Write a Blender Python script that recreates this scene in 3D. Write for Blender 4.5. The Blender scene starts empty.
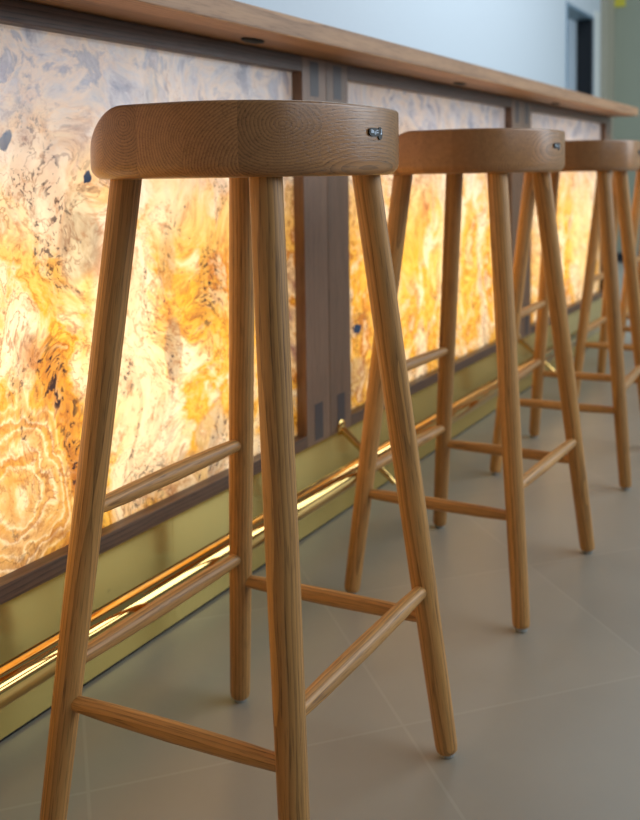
import bpy, bmesh, math, random
from mathutils import Vector, Matrix
random.seed(7)
scene = bpy.context.scene
col = scene.collection
PI = math.pi

# ------------------------------------------------------------------ node helper
class NT:
    def __init__(s, name):
        s.m = bpy.data.materials.new(name); s.m.use_nodes = True
        s.t = s.m.node_tree; s.t.nodes.clear()
        s.out = s.t.nodes.new('ShaderNodeOutputMaterial')
    def n(s, typ, **kw):
        nd = s.t.nodes.new(typ)
        for k, v in kw.items(): setattr(nd, k, v)
        return nd
    def set(s, sock, v):
        if isinstance(v, bpy.types.NodeSocket): s.t.links.new(v, sock)
        else: sock.default_value = v
    def math(s, op, a, b=0.0, c=0.0, clamp=False):
        nd = s.n('ShaderNodeMath', operation=op, use_clamp=clamp)
        s.set(nd.inputs[0], a); s.set(nd.inputs[1], b); s.set(nd.inputs[2], c)
        return nd.outputs[0]
    def vmath(s, op, a, b=(0,0,0), scale=None):
        nd = s.n('ShaderNodeVectorMath', operation=op)
        s.set(nd.inputs[0], a); s.set(nd.inputs[1], b)
        if scale is not None: s.set(nd.inputs['Scale'], scale)
        return nd.outputs['Value'] if op in ('LENGTH','DISTANCE','DOT_PRODUCT') else nd.outputs[0]
    def noise(s, vec, scale, detail=4, rough=.5, out='Fac', dist=0):
        nd = s.n('ShaderNodeTexNoise'); s.set(nd.inputs['Vector'], vec)
        s.set(nd.inputs['Scale'], scale); nd.inputs['Detail'].default_value = detail
        nd.inputs['Roughness'].default_value = rough; nd.inputs['Distortion'].default_value = dist
        return nd.outputs[out]
    def ramp(s, fac, stops, interp='LINEAR'):
        nd = s.n('ShaderNodeValToRGB'); cr = nd.color_ramp; cr.interpolation = interp
        while len(cr.elements) < len(stops): cr.elements.new(.5)
        for e, (p, c) in zip(cr.elements, stops):
            e.position = p; e.color = (*c, 1) if len(c) == 3 else c
        s.set(nd.inputs[0], fac); return nd.outputs[0]
    def mix(s, fac, a, b, blend='MIX'):
        nd = s.n('ShaderNodeMix', data_type='RGBA', blend_type=blend)
        s.set(nd.inputs[0], fac)
        for i, v in ((6, a), (7, b)):
            if isinstance(v, tuple) and len(v) == 3: v = (*v, 1)
            s.set(nd.inputs[i], v)
        return nd.outputs[2]
    def smooth(s, v, a, b):
        nd = s.n('ShaderNodeMapRange', interpolation_type='SMOOTHSTEP')
        s.set(nd.inputs[0], v); nd.inputs[1].default_value = a; nd.inputs[2].default_value = b
        return nd.outputs[0]
    def xyz(s, v):
        nd = s.n('ShaderNodeSeparateXYZ'); s.set(nd.inputs[0], v); return nd.outputs
    def comb(s, x=0., y=0., z=0.):
        nd = s.n('ShaderNodeCombineXYZ')
        for i, v in enumerate((x, y, z)): s.set(nd.inputs[i], v)
        return nd.outputs[0]
    def bump(s, h, strength=.2, dist=.001):
        nd = s.n('ShaderNodeBump'); nd.inputs['Strength'].default_value = strength
        nd.inputs['Distance'].default_value = dist; s.set(nd.inputs['Height'], h); return nd.outputs[0]
    def pbr(s, color, rough=.5, metal=0, normal=None, spec=None, coat=0):
        nd = s.n('ShaderNodeBsdfPrincipled')
        if isinstance(color, tuple) and len(color) == 3: color = (*color, 1)
        s.set(nd.inputs['Base Color'], color); s.set(nd.inputs['Roughness'], rough)
        nd.inputs['Metallic'].default_value = metal
        if normal is not None: s.set(nd.inputs['Normal'], normal)
        if spec is not None: nd.inputs['Specular IOR Level'].default_value = spec
        nd.inputs['Coat Weight'].default_value = coat; nd.inputs['Coat Roughness'].default_value = .15
        return nd.outputs[0]
    def done(s, sh): s.t.links.new(sh, s.out.inputs[0]); return s.m

def L(r, g, b):
    f = lambda c: (c/255/12.92) if c/255 <= .04045 else ((c/255+.055)/1.055)**2.4
    return (f(r), f(g), f(b))

# ------------------------------------------------------------------ materials
def wood(name, axis, light, dark, ring=260., board=0, rough=.45, centre=(.035, .02), contrast=.75, pore=.5, bz=0.):
    """solid oak/walnut: growth rings round a centre line that runs along the grain axis"""
    N = NT(name)
    tc = N.n('ShaderNodeTexCoord').outputs['Object']
    oi = N.n('ShaderNodeObjectInfo').outputs['Random']
    x, y, z = N.xyz(tc)[:3]
    a, b, g = {'z': (x, y, z), 'y': (x, z, y), 'x': (y, z, x)}[axis]
    if board:
        k = N.math('FLOOR', N.math('ADD', N.math('DIVIDE', a, board), .35))
        wn = N.n('ShaderNodeTexWhiteNoise', noise_dimensions='2D')
        N.set(wn.inputs['Vector'], N.comb(N.math('MULTIPLY', k, 3.7), N.math('MULTIPLY_ADD', oi, 11., 2.3))); rnd = wn.outputs['Value']; rc = wn.outputs['Color']
        r1, r2, r3 = N.xyz(rc)[:3]
        ca = N.math('MULTIPLY_ADD', r1, .06, N.math('MULTIPLY_ADD', k, board, 0.0))
        cb = N.math('MULTIPLY_ADD', r2, -.12, bz+.06)
        a2 = N.math('SUBTRACT', a, ca); b2 = N.math('SUBTRACT', b, cb)
        gofs = N.math('MULTIPLY_ADD', r3, 5., g)
    else:
        rnd = oi
        a2 = N.math('ADD', a, N.math('MULTIPLY_ADD', oi, .03, centre[0])); b2 = N.math('ADD', b, N.math('MULTIPLY_ADD', oi, -.03, centre[1]))
        gofs = N.math('MULTIPLY_ADD', oi, 9., g)
    slow = N.comb(a2, b2, N.math('MULTIPLY', gofs, .22))
    w1 = N.noise(slow, 13., 2, .5, 'Color')
    warp = N.vmath('SCALE', N.vmath('SUBTRACT', w1, (.5, .5, .5)), scale=.016)
    p = N.vmath('ADD', N.comb(a2, b2, 0.), warp)
    pz = N.xyz(p)
    r = N.vmath('LENGTH', N.comb(pz[0], pz[1], 0.))
    ringv = N.math('FRACT', N.math('MULTIPLY', r, ring))
    ringv = N.math('POWER', ringv, 2.2)
    fine = N.noise(N.comb(N.math('MULTIPLY', a, 750.), N.math('MULTIPLY', b, 750.), N.math('MULTIPLY', gofs, 22.)), 1., 2, .6)
    pores = N.smooth(fine, .52, .68)
    streak = N.noise(N.comb(N.math('MULTIPLY', a, 120.), N.math('MULTIPLY', b, 120.), N.math('MULTIPLY', gofs, 4.)), 1., 3, .6)
    f = N.math('MULTIPLY_ADD', ringv, .6*contrast, N.math('MULTIPLY', N.math('SUBTRACT', streak, .40), .6*contrast), clamp=True)
    f = N.math('ADD', f, N.math('MULTIPLY', pores, .7*pore), clamp=True)
    c = N.mix(f, light, dark)
    tone = N.math('MULTIPLY_ADD', rnd, .5 if board else .3, .72 if board else .84)
    c = N.mix(1.0, c, N.comb(tone, tone, tone), 'MULTIPLY')
    bp = N.bump(N.math('ADD', N.math('MULTIPLY', pores, -1.), N.math('MULTIPLY', ringv, -.3)), .18, .0005)
    return N.done(N.pbr(c, rough, 0, bp, .45))

OAKL, OAKD = L(203, 149, 84), L(66, 37, 15)
M = {}
M['leg'] = wood('oak_turned', 'z', OAKL, OAKD, ring=230)
M['seat'] = wood('oak_seat', 'y', L(184, 130, 80), L(58, 31, 15), ring=340, board=.05, rough=.28, contrast=.8, bz=.755)
M['counter'] = wood('oak_counter', 'y', L(196, 150, 108), L(100, 64, 38), ring=110, board=.14, rough=.5, contrast=.8)
M['walnut_v'] = wood('walnut_upright', 'z', L(140, 108, 84), L(40, 24, 15), ring=170, rough=.38, contrast=.95)
M['walnut_h'] = wood('walnut_lengthwise', 'y', L(104, 78, 62), L(34, 22, 14), ring=150, rough=.4, contrast=.9, centre=(.02, .03))
M['walnut_dark'] = wood('walnut_tenon', 'x', L(70, 62, 64), L(38, 32, 32), ring=200, rough=.4, contrast=.5)

def simple(name, c, rough=.5, metal=0, spec=None):
    N = NT(name); tc = N.n('ShaderNodeTexCoord').outputs['Object']
    nz = N.noise(tc, 60, 3)
    cc = N.mix(nz, tuple(v*.94 for v in c), tuple(min(1, v*1.06) for v in c))
    return N.done(N.pbr(cc, rough, metal, None, spec))
M['glide'] = simple('grey_plastic', L(170, 172, 170), .4)
M['logo'] = simple('black_enamel', L(12, 12, 15), .5)
M['silver'] = simple('silver_ink', L(190, 200, 215), .3, .6)
M['polished_brass'] = simple('polished_brass', L(236, 196, 118), .07, 1)
M['wall'] = simple('pale_blue_plaster', L(204, 215, 224), .8)
M['white'] = simple('white_plaster', L(226, 230, 226), .8)
M['endwall'] = simple('grey_green_plaster', L(158, 166, 150), .75)
M['beige'] = simple('beige_trim', L(172, 168, 150), .7)
M['grey_blue'] = simple('grey_blue_paint', L(120, 146, 166), .6)
M['dark'] = simple('dark_navy_paint', L(14, 24, 34), .5)
M['black'] = simple('black_recess', L(12, 12, 10), .6)
M['yellow'] = simple('yellow_green_plastic', L(212, 204, 70), .5)
M['body'] = simple('dark_carcass', L(60, 50, 44), .7)

def brushed_brass():
    N = NT('brushed_brass'); tc = N.n('ShaderNodeTexCoord').outputs['Object']
    x, y, z = N.xyz(tc)[:3]
    br = N.noise(N.comb(x, N.math('MULTIPLY', y, 1.5), N.math('MULTIPLY', z, 9.)), 2., 4)
    sp = N.smooth(N.noise(tc, 70, 2), .70, .78)
    c = N.mix(br, L(222, 196, 112), L(234, 208, 124))
    c = N.mix(N.math('MULTIPLY', sp, .35), c, L(110, 92, 44))
    r = N.math('MULTIPLY_ADD', br, .06, .10)
    return N.done(N.pbr(c, r, .78, None, .5))
M['brushed'] = brushed_brass()

def floor_mat():
    N = NT('floor_tile'); tc = N.n('ShaderNodeTexCoord').outputs['Object']
    x, y, z = N.xyz(tc)[:3]
    u = N.math('DIVIDE', N.math('ADD', N.math('MULTIPLY', x, .752), N.math('MULTIPLY_ADD', y, .659, -.732)), .409)
    v = N.math('DIVIDE', N.math('ADD', N.math('MULTIPLY', x, -.751), N.math('MULTIPLY_ADD', y, .660, -.480)), .42)
    def line(t):
        d = N.math('ABSOLUTE', N.math('SUBTRACT', N.math('FRACT', N.math('ADD', t, .5)), .5))
        return N.math('SUBTRACT', 1., N.smooth(d, .003, .0075))
    g = N.math('MAXIMUM', line(u), line(v))
    wn = N.n('ShaderNodeTexWhiteNoise', noise_dimensions='2D')
    N.set(wn.inputs['Vector'], N.comb(N.math('FLOOR', u), N.math('FLOOR', v)))
    cl = N.noise(tc, 5, 5, .6)
    c = N.mix(cl, L(150, 144, 130), L(164, 158, 143))
    t = N.math('MULTIPLY_ADD', wn.outputs['Value'], .07, .96)
    c = N.mix(1., c, N.comb(t, t, t), 'MULTIPLY')
    fine = N.smooth(N.noise(tc, 900, 2), .66, .74)
    c = N.mix(N.math('MULTIPLY', fine, .12), c, L(110, 108, 98))
    c = N.mix(N.math('MULTIPLY', g, .4), c, L(176, 170, 156))
    return N.done(N.pbr(c, N.math('MULTIPLY_ADD', cl, .12, .3), 0, N.bump(g, -.3, .0008), .4))
M['floor'] = floor_mat()

def stone_mat():
    N = NT('backlit_onyx'); tc = N.n('ShaderNodeTexCoord').outputs['Object']
    _, Y, Z = N.xyz(tc)[:3]
    P = N.comb(Y, Z, 0.)
    c5 = (.5, .5, .5)
    def warp(p, sc, amt, det=2):
        w = N.noise(p, sc, det, .55, 'Color')
        return N.vmath('ADD', p, N.vmath('SCALE', N.vmath('SUBTRACT', w, c5), scale=amt))
    P1 = warp(P, 3.2, .26); P2 = warp(P1, 11., .07, 4)
    ax = N.xyz(P1); field_p = N.comb(N.math('MULTIPLY', ax[0], 1.35), N.math('MULTIPLY', ax[1], .62), 0.)
    F1 = N.noise(field_p, 4.4, 3, .5)
    F2 = N.noise(P2, 9., 6, .62)
    F = N.math('MULTIPLY_ADD', F2, .55, N.math('MULTIPLY_ADD', F1, .62, -.065))
    white, cream, pale = L(255, 244, 222), L(248, 224, 186), L(240, 214, 190)
    gold, amber = L(240, 186, 72), L(214, 146, 48)
    mauve, brown, grey = L(176, 142, 132), L(140, 92, 58), L(186, 180, 172)
    c = N.ramp(F, [(.30, mauve), (.38, pale), (.45, white), (.51, cream), (.545, gold), (.575, L(246, 206, 110)), (.61, amber), (.64, cream), (.70, mauve), (.80, brown)])
    # large placed features: centre y, z, radii, colour, strength, edge softness
    def blob(cy, cz, ry, rz, src=P1, soft=.45, w=.0):
        s_ = N.xyz(src)
        dy = N.math('DIVIDE', N.math('SUBTRACT', s_[0], cy), ry); dz = N.math('DIVIDE', N.math('SUBTRACT', s_[1], cz), rz)
        dd = N.vmath('LENGTH', N.comb(dy, dz, 0.))
        return dd, N.math('SUBTRACT', 1., N.smooth(dd, 1.-soft, 1.+soft))
    Pw = warp(P, 9., .06, 3)
    Pb = warp(P, 5., .12, 4)
    tint = N.mix(N.smooth(F2, .42, .6), gold, L(250, 214, 120)); tint = N.mix(N.smooth(N.noise(P2, 16, 5), .55, .7), tint, amber)
    for (cy, cz, ry, rz, st) in ((1.40, .55, .14, .17, .85), (1.10, .52, .05, .20, .75), (1.60, .46, .07, .16, .6), (2.42, .58, .16, .20, .8), (2.10, .62, .07, .17, .7), (2.75, .45, .12, .12, .6), (3.80, .64, .10, .12, .7), (1.0, .30, .05, .06, .4)):
        _, m = blob(cy, cz, ry, rz, Pb, .55)
        m = N.math('MULTIPLY', m, N.math('MULTIPLY', N.smooth(N.noise(P2, 7., 4), .36, .54), st))
        c = N.mix(m, c, tint)
    for (cy, cz, ry, rz, st) in ((1.245, .42, .06, .17, .8), (1.32, .66, .04, .05, .6), (1.06, .68, .09, .05, .6), (1.62, .62, .04, .05, .4), (2.22, .42, .06, .13, .6), (2.62, .6, .05, .2, .6), (4.12, .5, .14, .3, .6), (3.52, .6, .12, .3, .5)):
        _, m = blob(cy, cz, ry, rz, Pb, .5); c = N.mix(N.math('MULTIPLY', m, st), c, N.mix(F2, cream, white))
    c = N.mix(N.math('MULTIPLY', N.smooth(Z, .52, .80), .5), c, N.mix(F2, L(226, 214, 226), L(255, 246, 240)))
    # greyish translucent lumps
    gcol = N.mix(N.smooth(F2, .4, .62), L(172, 158, 140), L(232, 220, 196))
    for (cy, cz, ry, rz, st) in ((1.127, .640, .045, .062, .85), (1.345, .45, .020, .05, .7), (1.33, .60, .02, .05, .35), (1.175, .845, .016, .022, .7), (1.30, .86, .02, .022, .5), (1.38, .245, .12, .030, .6), (2.0, .29, .10, .035, .6), (1.45, .30, .05, .03, .6)):
        dd, m = blob(cy, cz, ry, rz, Pw, .2)
        c = N.mix(N.math('MULTIPLY', m, st), c, gcol)
        rim = N.math('MULTIPLY', N.smooth(dd, .82, .98), N.math('SUBTRACT', 1., N.smooth(dd, .98, 1.16)))
        c = N.mix(N.math('MULTIPLY', rim, .25*st), c, L(190, 130, 70))
    # agate swirl low on the left: nested rings
    Ps = warp(warp(P, 6.5, .15, 3), 24., .03, 4)
    dd, m = blob(.985, .33, .115, .125, Ps, .12)
    rv = N.math('FRACT', N.math('MULTIPLY_ADD', F2, 1.6, N.math('MULTIPLY', N.math('POWER', dd, 1.6), 2.6)))
    rings = N.ramp(rv, [(0, L(222, 176, 112)), (.2, L(232, 198, 140)), (.3, L(248, 232, 200)), (.42, L(226, 180, 104)), (.66, L(216, 170, 112)), (.74, L(250, 234, 206)), (.86, L(236, 204, 150)), (1, L(222, 176, 112))])
    c = N.mix(N.math('MULTIPLY', m, .85), c, rings)
    edge = N.math('MULTIPLY', N.smooth(dd, .98, 1.12), N.math('SUBTRACT', 1., N.smooth(dd, 1.2, 1.5)))
    side = N.smooth(Y, .98, 1.03)
    edge = N.math('MULTIPLY', edge, side)
    c = N.mix(N.math('MULTIPLY', edge, .8), c, N.mix(N.smooth(F2, .4, .6), L(196, 130, 50), L(236, 178, 80)))
    # fine flow lines
    fl = N.math('FRACT', N.math('MULTIPLY', F, 19.))
    ln = N.math('SUBTRACT', 1., N.smooth(N.math('ABSOLUTE', N.math('SUBTRACT', fl, .5)), .03, .17))
    lm = N.math('MULTIPLY', ln, N.smooth(N.noise(P1, 5., 3), .42, .62))
    c = N.mix(N.math('MULTIPLY', lm, .6), c, L(160, 104, 70))
    # mottling and small grain
    mo = N.noise(P2, 38., 6, .75)
    c = N.mix(N.math('MULTIPLY', N.smooth(mo, .5, .66), .55), c, L(176, 124, 84))
    c = N.mix(N.math('MULTIPLY', N.smooth(mo, .5, .28), .35), c, L(255, 246, 226))
    v2 = N.math('ABSOLUTE', N.math('SUBTRACT', N.noise(P2, 6.5, 5, .62), .5))
    hair = N.math('MULTIPLY', N.math('SUBTRACT', 1., N.smooth(v2, .0015, .010)), N.smooth(N.noise(P, 3.1, 2), .40, .56))
    c = N.mix(N.math('MULTIPLY', hair, .42), c, L(126, 84, 62))
    # veins of dark specks
    sp = N.smooth(N.noise(warp(P2, 30., .02, 2), 100., 3, .6), .545, .60)
    vz = N.math('ABSOLUTE', N.math('SUBTRACT', F1, .455))
    vein = N.math('SUBTRACT', 1., N.smooth(vz, .006, .03))
    vein = N.math('MULTIPLY', vein, N.smooth(N.noise(P, 4.3, 2), .42, .54))
    reg = N.math('MULTIPLY', vein, .8)
    for (cy, cz, ry, rz, st) in ((1.46, .545, .035, .07, 1.), (1.345, .62, .02, .05, .55), (1.06, .66, .02, .10, .8), (1.02, .82, .015, .10, .6), (1.56, .50, .03, .08, .7), (1.27, .26, .07, .03, .7), (2.04, .39, .07, .03, .8), (2.36, .40, .05, .06, .4), (1.70, .5, .03, .2, .5)):
        _, mm = blob(cy, cz, ry, rz, Pb, .4); reg = N.math('MAXIMUM', reg, N.math('MULTIPLY', mm, st))
    reg = N.math('MAXIMUM', reg, edge)
    c = N.mix(N.math('MULTIPLY', reg, .3), c, L(170, 120, 90))
    c = N.mix(N.math('MULTIPLY', N.math('MULTIPLY', reg, sp), .92), c, L(62, 54, 66))
    rare = N.smooth(N.noise(P, 42., 2), .745, .765)
    c = N.mix(N.math('MULTIPLY', rare, .85), c, L(60, 70, 92))
    for (cy, cz, ry, rz) in ((.990, .772, .010, .009), (1.146, .722, .006, .009), (2.04, .392, .022, .012)):
        _, mm = blob(cy, cz, ry, rz, warp(warp(P, 22., .035, 2), 80., .012, 2), .15); c = N.mix(mm, c, L(64, 80, 110))
    # grey-blue upper band: partly cloudy stone, mostly painted-in weak backlight and sky reflection
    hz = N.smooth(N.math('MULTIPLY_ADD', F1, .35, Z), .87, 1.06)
    cloud_sheen = N.ramp(N.noise(P2, 12., 5, .6), [(.36, L(160, 180, 220)), (.45, L(214, 226, 250)), (.55, L(238, 236, 244)), (.61, L(180, 198, 232)), (.7, L(216, 226, 252))])
    c = N.mix(N.math('MULTIPLY', hz, .8), c, cloud_sheen)
    gm = N.n('ShaderNodeGamma'); gm.inputs[1].default_value = 1.25; N.set(gm.inputs[0], c); c = gm.outputs[0]
    tr = N.n('ShaderNodeBsdfTranslucent'); N.set(tr.inputs[0], c)
    pb = N.pbr(c, .18, 0, None, .5)
    mx = N.n('ShaderNodeMixShader'); mx.inputs[0].default_value = .6
    N.t.links.new(pb, mx.inputs[1]); N.t.links.new(tr.outputs[0], mx.inputs[2])
    return N.done(mx.outputs[0])
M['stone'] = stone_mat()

# ------------------------------------------------------------------ object helpers
def empty(name, loc=(0, 0, 0), label=None, cat=None, group=None, rz=0):
    o = bpy.data.objects.new(name, None); col.objects.link(o); o.location = loc; o.rotation_euler.z = rz
    o.empty_display_size = .05
    tag(o, label, cat, group); return o
def tag(o, label=None, cat=None, group=None, kind=None):
    for k, v in (('label', label), ('category', cat), ('group', group), ('kind', kind)):
        if v: o[k] = v
    return o
def link(name, bm, mat, parent=None, smooth=False, auto=None):
    me = bpy.data.meshes.new(name); bm.normal_update(); bm.to_mesh(me); bm.free()
    me.materials.append(mat)
    if smooth:
        for p in me.polygons: p.use_smooth = True
        if auto: me.set_sharp_from_angle(angle=auto)
    o = bpy.data.objects.new(name, me); col.objects.link(o)
    if parent: o.parent = parent
    return o
def bx(bm, x0, x1, y0, y1, z0, z1, bev=0):
    r = bmesh.ops.create_cube(bm, size=1)['verts']
    bmesh.ops.scale(bm, vec=(x1-x0, y1-y0, z1-z0), verts=r)
    bmesh.ops.translate(bm, vec=((x0+x1)/2, (y0+y1)/2, (z0+z1)/2), verts=r)
    if bev:
        es = list({e for v in r for e in v.link_edges})
        bmesh.ops.bevel(bm, geom=es, offset=bev, segments=2, affect='EDGES', profile=.6)
    return bm
def box(name, mat, parent, *c, bev=0):
    return link(name, bx(bmesh.new(), *c, bev=bev), mat, parent)
def sbox(name, mat, *c, bev=0): return tag(box(name, mat, None, *c, bev=bev), kind='structure')

def rod(name, p0, p1, prof, mat, parent, seg=28):
    """turned rod from p0 to p1; prof = [(t along 0..1, radius)]; its own z axis is the grain"""
    p0, p1 = Vector(p0), Vector(p1); d = p1-p0; ln = d.length
    bm = bmesh.new(); rings = []
    for t, r in prof:
        rings.append([bm.verts.new((r*math.cos(2*PI*k/seg), r*math.sin(2*PI*k/seg), t*ln)) for k in range(seg)])
    for a, b in zip(rings, rings[1:]):
        for k in range(seg): bm.faces.new((a[k], a[(k+1) % seg], b[(k+1) % seg], b[k]))
    bm.faces.new(rings[0][::-1]); bm.faces.new(rings[-1])
    o = link(name, bm, mat, parent, True, math.radians(50))
    o.location = p0; o.rotation_euler = d.to_track_quat('Z', 'Y').to_euler()
    return o

# ------------------------------------------------------------------ bar stool
SH = .72; TX, TY, FX, FY = .0831, .1174, .1502, .1972
SG = {'A': (-1, -1), 'B': (-1, 1), 'C': (1, 1), 'D': (1, -1)}
def axis_pt(k, z):
    t = z/SH; a, b = SG[k]
    return Vector((a*(FX+(TX-FX)*t), b*(FY+(TY-FY)*t), z))

def seat_mesh():
    A, B, n = .143, .187, 2.55
    T = 120
    def outline(t, off):
        c, s = math.cos(t), math.sin(t)
        def pt(t_):
            c, s = math.cos(t_), math.sin(t_)
            return Vector((A*math.copysign(abs(c)**(2/n), c), B*math.copysign(abs(s)**(2/n), s)))
        p = pt(t)
        nx = math.copysign(abs(p.x/A)**(n-1)/A, p.x); ny = math.copysign(abs(p.y/B)**(n-1)/B, p.y)
        nn = Vector((nx, ny)).normalized()
        return p - nn*off
    # even arc-length parameters
    N0 = 2000; pts = [outline(2*PI*i/N0, 0) for i in range(N0+1)]
    acc = [0]
    for a, b in zip(pts, pts[1:]): acc.append(acc[-1]+(b-a).length)
    ts = []; j = 0
    for k in range(T):
        s_ = acc[-1]*k/T
        while acc[j+1] < s_: j += 1
        ts.append(2*PI*(j+(s_-acc[j])/(acc[j+1]-acc[j]))/N0)
    z0, z1 = .72, .791
    bm = bmesh.new(); rings = []
    def ring(f):
        rings.append([bm.verts.new(f(t)) for t in ts])
    def front(t):                                    # 1 at the edge towards the bar
        x = outline(t, 0).x/A
        u = max(0, min(1, (-x-.25)/.75)); return u*u*(2.2-1.2*u)
    rb = .014
    for sc in (.25, .6, .88):
        ring(lambda t, sc=sc: (*(outline(t, rb)*sc), z0))
    for i in range(7):
        a = PI/2*i/6
        ring(lambda t, a=a: (*outline(t, rb*(1-math.sin(a))), z0+rb*(1-math.cos(a))))
    for i in range(9):
        a = PI/2*i/8
        def f(t, a=a):
            u = front(t); r = .0035+.030*u; rv = .0035+.026*u
            return (*outline(t, r*(1-math.cos(a))), z1-.018*u-rv*(1-math.sin(a)))
        ring(f)
    for sc in (.93, .84, .72, .56, .38, .2):
        def f(t, sc=sc):
            u0 = front(t); r = .0035+.030*u0
            p = outline(t, r)*sc
            u = 1-sc; dip = .014*(1-math.exp(-(u/.22)**2))
            return (*p, z1-.018*u0*sc-dip)
        ring(f)
    for rg in rings[10:]:                            # the whole top falls away towards the bar
        for v in rg: v.co.z -= .022*max(0, min(1, (-v.co.x-.045)/.095))**1.5
    for a, b in zip(rings, rings[1:]):
        for k in range(T): bm.faces.new((a[k], a[(k+1) % T], b[(k+1) % T], b[k]))
    bm.faces.new(rings[0][::-1]); bm.faces.new(rings[-1])
    return bm

def make_stool():
    r = empty('bar_stool', (0, 0, 0), None, 'stool', 'oak bar stools in a row along the bar')
    st = link('seat', seat_mesh(), M['seat'], r, True, math.radians(40))
    tag(st, 'laminated oak saddle seat, rounded at the edge')
    for k in 'ABCD':
        p0, p1 = axis_pt(k, .006), axis_pt(k, .728)
        leg = rod('leg', p0, p1, [(0, .0105), (.004, .0130), (.012, .0138), (.15, .0146), (.45, .0160), (.8, .0163), (1, .0163)], M['leg'], r)
        rod('foot_glide', (0, 0, -.0058), (0, 0, .002), [(0, .0075), (.25, .0092), (1, .0092)], M['glide'], leg)
    prof = [(0, .0075), (.04, .0082), (.2, .0096), (.5, .0104), (.8, .0096), (.96, .0082), (1, .0075)]
    for e, h, nm in (('AB', .3754, 'rung'), ('AB', .2153, 'footrest_rung'), ('AD', .1762, 'rung'), ('DC', .2187, 'rung'), ('BC', .1812, 'rung')):
        rod(nm, axis_pt(e[0], h), axis_pt(e[1], h), prof, M['leg'], r)
    # small enamel badge on the aisle side of the seat edge
    bm = bmesh.new()
    def plate(bm, cy, cz, ry, rz, x0, x1, n=20, sq=3.):
        f = []
        for x in (x0, x1):
            f.append([bm.verts.new((x, cy+ry*math.copysign(abs(math.cos(2*PI*i/n))**(2/sq), math.cos(2*PI*i/n)), cz+rz*math.copysign(abs(math.sin(2*PI*i/n))**(2/sq), math.sin(2*PI*i/n)))) for i in range(n)])
        for i in range(n): bm.faces.new((f[0][i], f[0][(i+1) % n], f[1][(i+1) % n], f[1][i]))
        bm.faces.new(f[0][::-1]); bm.faces.new(f[1])
    plate(bm, -.004, 0, .0135, .0044, 0, .0012)
    plate(bm, .0125, -.001, .0060, .0066, 0, .0012, sq=2)
    lg = link('badge', bm, M['logo'], r); tag(lg, 'small black badge with silver marks')
    X = .143-.0012+.0006
    lg.location = (X+.0009, .006, .764); lg.rotation_euler = (0, 0, .03)
    bm = bmesh.new()
    for (y, z, w, h) in ((-.0130, .0006, .0028, .0034), (-.0090, .0004, .0024, .0030), (-.0050, 0, .0036, .0012), (-.0046, -.0018, .0028, .0010), (-.0008, .0002, .0012, .0040), (.0022, -.0004, .0034, .0012), (.0026, .0020, .0026, .0010), (.0120, -.0012, .0040, .0016), (.0140, .0016, .0016, .0040)):
        bx(bm, .0011, .0016, y, y+w, z-h/2, z+h/2)
    link('badge_lettering', bm, M['silver'], lg)
    return r

def copy_tree(o, parent=None):
    c = o.copy(); col.objects.link(c); c.parent = parent
    for ch in list(o.children): copy_tree(ch, c)
    return c

stool = make_stool()
spots = [(.3667, .9903, .0011, 'nearest oak bar stool, whole seat and long turned legs in the foreground'),
         (.3564, 1.7806, -.0391, 'second oak bar stool from the front, just behind the nearest one'),
         (.3454, 2.5992, .0332, 'third oak bar stool from the front, its seat cut by the right edge'),
         (.3276, 3.4987, 0., 'fourth oak bar stool, only slim blurred legs seen behind the third'),
         (.320, 4.20, .02, 'farthest oak bar stool, a sliver at the right edge of the row')]
for i, (x, y, r, lab) in enumerate(spots):
    o = stool if i == 0 else None
    if o is None:
        o = copy_tree(stool)
    o.location = (x, y, 0); o.rotation_euler.z = r; o['label'] = lab

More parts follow.
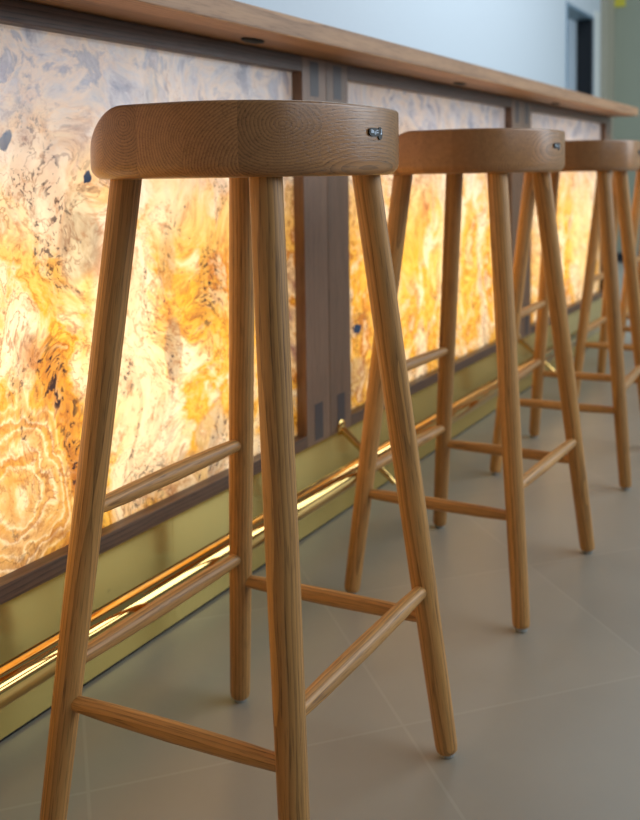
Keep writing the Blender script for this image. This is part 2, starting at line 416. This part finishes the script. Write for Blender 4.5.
# ------------------------------------------------------------------ bar front
XF, XS = .031, .009
Y0, Y1 = -.60, 4.575
def cabinet(name, y0, y1, s0, s1, label, seedname):
    """frame from y0 to y1, opening from s0 to s1"""
    r = empty(name, (0, (y0+y1)/2, 0), label, 'bar panel', 'framed backlit stone panels of the bar front')
    inv = Vector((0, -(y0+y1)/2, 0))
    def place(o): o.location = inv; return o
    zb, zt = .197, .9445
    for a, b in ((y0, s0), (s1, y1)):
        place(link('stile', bx(bmesh.new(), -.012, XF, a+.0006, b-.0006 if b == s0 else b-.0006, zb, zt, bev=.0012), M['walnut_v'], r))
        for (u, v) in ((.872, .938), (.204, .276)):
            m = (a+b)/2
            place(link('tenon', bx(bmesh.new(), XF-.004, XF+.0004, m-.018, m+.018, u, v), M['walnut_dark'], r))
    place(link('rail', bx(bmesh.new(), -.012, XF, s0, s1, .916, zt, bev=.0012), M['walnut_h'], r))
    place(link('rail', bx(bmesh.new(), -.012, XF, s0, s1, zb, .2205, bev=.0012), M['walnut_h'], r))
    bm = bmesh.new()
    v = [bm.verts.new(p) for p in ((XS, s0-.004, .2165), (XS, s1+.004, .2165), (XS, s1+.004, .920), (XS, s0-.004, .920), (XS-.02, s0-.004, .2165), (XS-.02, s1+.004, .2165), (XS-.02, s1+.004, .920), (XS-.02, s0-.004, .920))]
    bm.faces.new((v[0], v[1], v[2], v[3]))
    for i in range(4): bm.faces.new((v[i], v[(i+1) % 4], v[4+(i+1) % 4], v[4+i])[::-1])
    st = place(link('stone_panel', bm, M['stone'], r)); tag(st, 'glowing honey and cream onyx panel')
    # light box behind the stone
    bm = bmesh.new()
    bx(bm, -.20, -.19, y0+.001, y1-.001, .1985, zt)
    bx(bm, -.19, -.012, y0+.001, y0+.012, .1985, zt); bx(bm, -.19, -.012, y1-.012, y1-.001, .1985, zt)
    bx(bm, -.19, -.012, y0+.012, y1-.012, .1985, .210)
    place(link('light_box', bm, M['white'], r))
    la = bpy.data.lights.new('panel_light', 'AREA'); la.shape = 'RECTANGLE'
    w = s1-s0
    la.energy = 1.0*w*PANEL; la.color = (1, .88, .68)
    lo = bpy.data.objects.new('panel_light', la); col.objects.link(lo); lo.parent = r
    lo.location = (-.15, (s0+s1)/2-(y0+y1)/2, .505)
    lo.rotation_euler = Vector((1, 0, 0)).to_track_quat('-Z', 'Y').to_euler()
    # keep the long side of the light along the bar
    lo.rotation_euler = Matrix(((0, 0, -1), (0, 1, 0), (1, 0, 0))).to_euler()
    la.size = .52; la.size_y = w*.96
    return r
PANEL = 3.8
cabinet('bar_panel_unit', Y0, 1.8575, Y0+.1, 1.756, 'nearest framed stone panel of the bar, with the agate swirl low at left', 'a')
cabinet('bar_panel_unit', 1.8575, 3.232, 1.958, 3.122, 'middle framed stone panel of the bar, behind the second stool', 'b')
cabinet('bar_panel_unit', 3.232, Y1, 3.335, 4.470, 'farthest framed stone panel of the bar, behind the third stool', 'c')

ct = empty('countertop', (0, 2, .945), 'long oak bar counter slab running above the glowing stone panels', 'countertop')
bm = bmesh.new(); bx(bm, -.62, .1417, Y0-.05-2, 4.565-2, .0005, .0345, bev=.002)
link('slab', bm, M['counter'], ct)
for y in (.5, 1.504, 2.528, 3.483):  # plain dark ovals on the slab's underside, not identified
    bm = bmesh.new()
    bmesh.ops.create_uvsphere(bm, u_segments=20, v_segments=8, radius=1)
    bmesh.ops.scale(bm, vec=(.012, .034, .005), verts=bm.verts)
    bmesh.ops.translate(bm, vec=(.072, y-2, -.0005), verts=bm.verts)
    o = link('dark_oval', bm, M['black'], ct, True); tag(o, 'dark oval under the slab')
# rear body of the bar under the slab
tag(box('bar_carcass', M['body'], None, -.60, -.205, Y0, Y1, 0, .944), 'dark rear cupboard carcass carrying the bar counter behind the panels', 'cupboard')

kp = empty('kick_panel', (0, 2, 0), 'brushed brass kick panel between the floor and the walnut frame', 'kick panel')
ys = [Y0, 1.344, 3.05, Y1]
for a, b in zip(ys, ys[1:]):
    link('brass_sheet', bx(bmesh.new(), -.010, 0, a-2+.0002, b-2-.0002, .0045, .1965, bev=.0005), M['brushed'], kp)
link('plinth', bx(bmesh.new(), -.18, -.010, Y0-2, Y1-2, 0, .165), M['black'], kp)
link('shadow_gap', bx(bmesh.new(), -.009, -.002, Y0-2, Y1-2, 0, .0045), M['black'], kp)

fr = empty('foot_rail', (.1, 2, .142), 'polished brass tube foot rail on brackets in front of the kick panel', 'foot rail')
TR = .0215
rod('rail_tube', (0, Y0-1.9, 0), (0, Y1-2.02, 0), [(0, TR*.9), (.0006, TR), (.9994, TR), (1, TR*.9)], M['polished_brass'], fr, 48)
for y in (.52, 1.905, 3.186, 4.52):
    a = Vector((XF-.1+.006, y-2, .2005-.142)); b = Vector((.150-.1, y-2, .103-.142))
    arm = rod('bracket', a, b, [(0, .0085), (.3, .0070), (.6, .0062), (.97, .0055), (1, .004)], M['polished_brass'], fr, 20)
    rod('flange', Vector((XF-.1+.0002, y-2, .205-.142)), Vector((XF-.1+.006, y-2, .205-.142)), [(0, .0175), (.5, .0175), (1, .013)], M['polished_brass'], fr, 24)

# ------------------------------------------------------------------ the room
tag(box('floor', M['floor'], None, -1.1, 4.2, -2.5, 9.7, -.05, 0), kind='structure')
# left wall with the door opening
bm = bmesh.new()
bx(bm, -1.12, -1, -2.5, 8.05, 0, 3.1); bx(bm, -1.12, -1, 9.0, 9.7, 0, 3.1); bx(bm, -1.12, -1, 8.05, 9.0, 2.0, 3.1)
tag(link('wall_left', bm, M['wall']), kind='structure')
bm = bmesh.new(); bx(bm, -1.125, -.99, 8.05, 8.075, 0, 2.0); bx(bm, -1.125, -1.0, 8.975, 9.0, 0, 1.975); bx(bm, -1.16, -1.0, 8.075, 9.0, 1.975, 2.0)
tag(link('door_1', bm, M['grey_blue']), kind='structure')
d = sbox('door_2', M['dark'], -1.125, -1.0, 8.93, 8.974, 0, 1.974)
sbox('wall_back_room', M['wall'], -2.6, -2.5, 7, 16, -.05, 3.1)
sbox('floor_back_room', M['floor'], -2.6, -1.12, 7, 16, -.05, 0)
sbox('trim_1', M['white'], -.999, -.985, 9.0, 9.16, 0, 2.05)
sbox('trim_2', M['beige'], -.999, -.95, 9.26, 9.598, 0, 3.1)
sbox('wall_end', M['endwall'], -1, 4.2, 9.6, 9.7, 0, 3.1)
s = sbox('yellow_plate', M['yellow'], -.99, -.86, 9.585, 9.6, 2.15, 2.27, bev=.003)  # plain plate standing in for an unidentified yellow-green shape
del s['kind']; tag(s, 'yellow-green plate high on the grey-green end wall', 'sign')
bm = bx(bmesh.new(), -.71, -.63, 8.50, 8.62, 0, .075, bev=.01)  # plain dark block standing in for an unidentified floor object
tag(link('floor_block', bm, M['dark']), 'small dark block on the far floor, glimpsed between stool legs', 'floor_block')

# ------------------------------------------------------------------ light
def area(name, loc, tgt, sx, sy, e, c):
    la = bpy.data.lights.new(name, 'AREA'); la.shape = 'RECTANGLE'; la.size = sx; la.size_y = sy; la.energy = e; la.color = c
    o = bpy.data.objects.new(name, la); col.objects.link(o); o.location = loc
    o.rotation_euler = (Vector(tgt)-Vector(loc)).to_track_quat('-Z', 'Y').to_euler(); return o
area('window_daylight', (3.4, 3.3, 2.2), (.3, 2.2, .5), 5.2, 1.9, 125, (.80, .90, 1.))
area('far_window_daylight', (3.6, 7.5, 1.8), (-1, 7.6, 1.2), 3.0, 2.0, 60, (.78, .90, 1.))
area('wall_fill', (-.55, 4.5, 3.0), (-1., 4.7, 1.2), 7.0, .5, 82, (.85, .93, 1.))  # added fill that brightens the left wall; no ceiling opening there
area('back_room_light', (-1.6, 11.5, 2.8), (-2.5, 12, 1.2), 3.0, .6, 150, (.70, .86, 1.))
w = bpy.data.worlds.new('world'); scene.world = w; w.use_nodes = True
w.node_tree.nodes['Background'].inputs[0].default_value = (.74, .84, .92, 1)
w.node_tree.nodes['Background'].inputs[1].default_value = .17

# ------------------------------------------------------------------ camera
cam = bpy.data.cameras.new('camera'); co = bpy.data.objects.new('camera', cam); col.objects.link(co)
CAMC, FWD, RGT, UP = Vector((0.945133, 0.000000, 0.720056)), Vector((-0.489235, 0.868866, -0.075632)), Vector((0.871872, 0.489432, -0.017191)), Vector((-0.022081, 0.074352, 0.996988))
co.matrix_world = Matrix.Translation(CAMC) @ Matrix((RGT, UP, -FWD)).transposed().to_4x4()
cam.sensor_fit = 'HORIZONTAL'; cam.sensor_width = 36
fpx, pcx, pcy = 1044.172, 270.442, 256.075
cam.lens = fpx*36/640
cam.shift_x = (320-pcx)/640; cam.shift_y = (pcy-410)/640
cam.clip_start = .02
cam.dof.use_dof = True; cam.dof.focus_distance = 1.05; cam.dof.aperture_fstop = 9.5
scene.camera = co
scene.view_settings.view_transform = 'Standard'; scene.view_settings.look = 'None'
scene.view_settings.gamma = 1; scene.view_settings.use_curve_mapping = False
scene.view_settings.exposure = 0
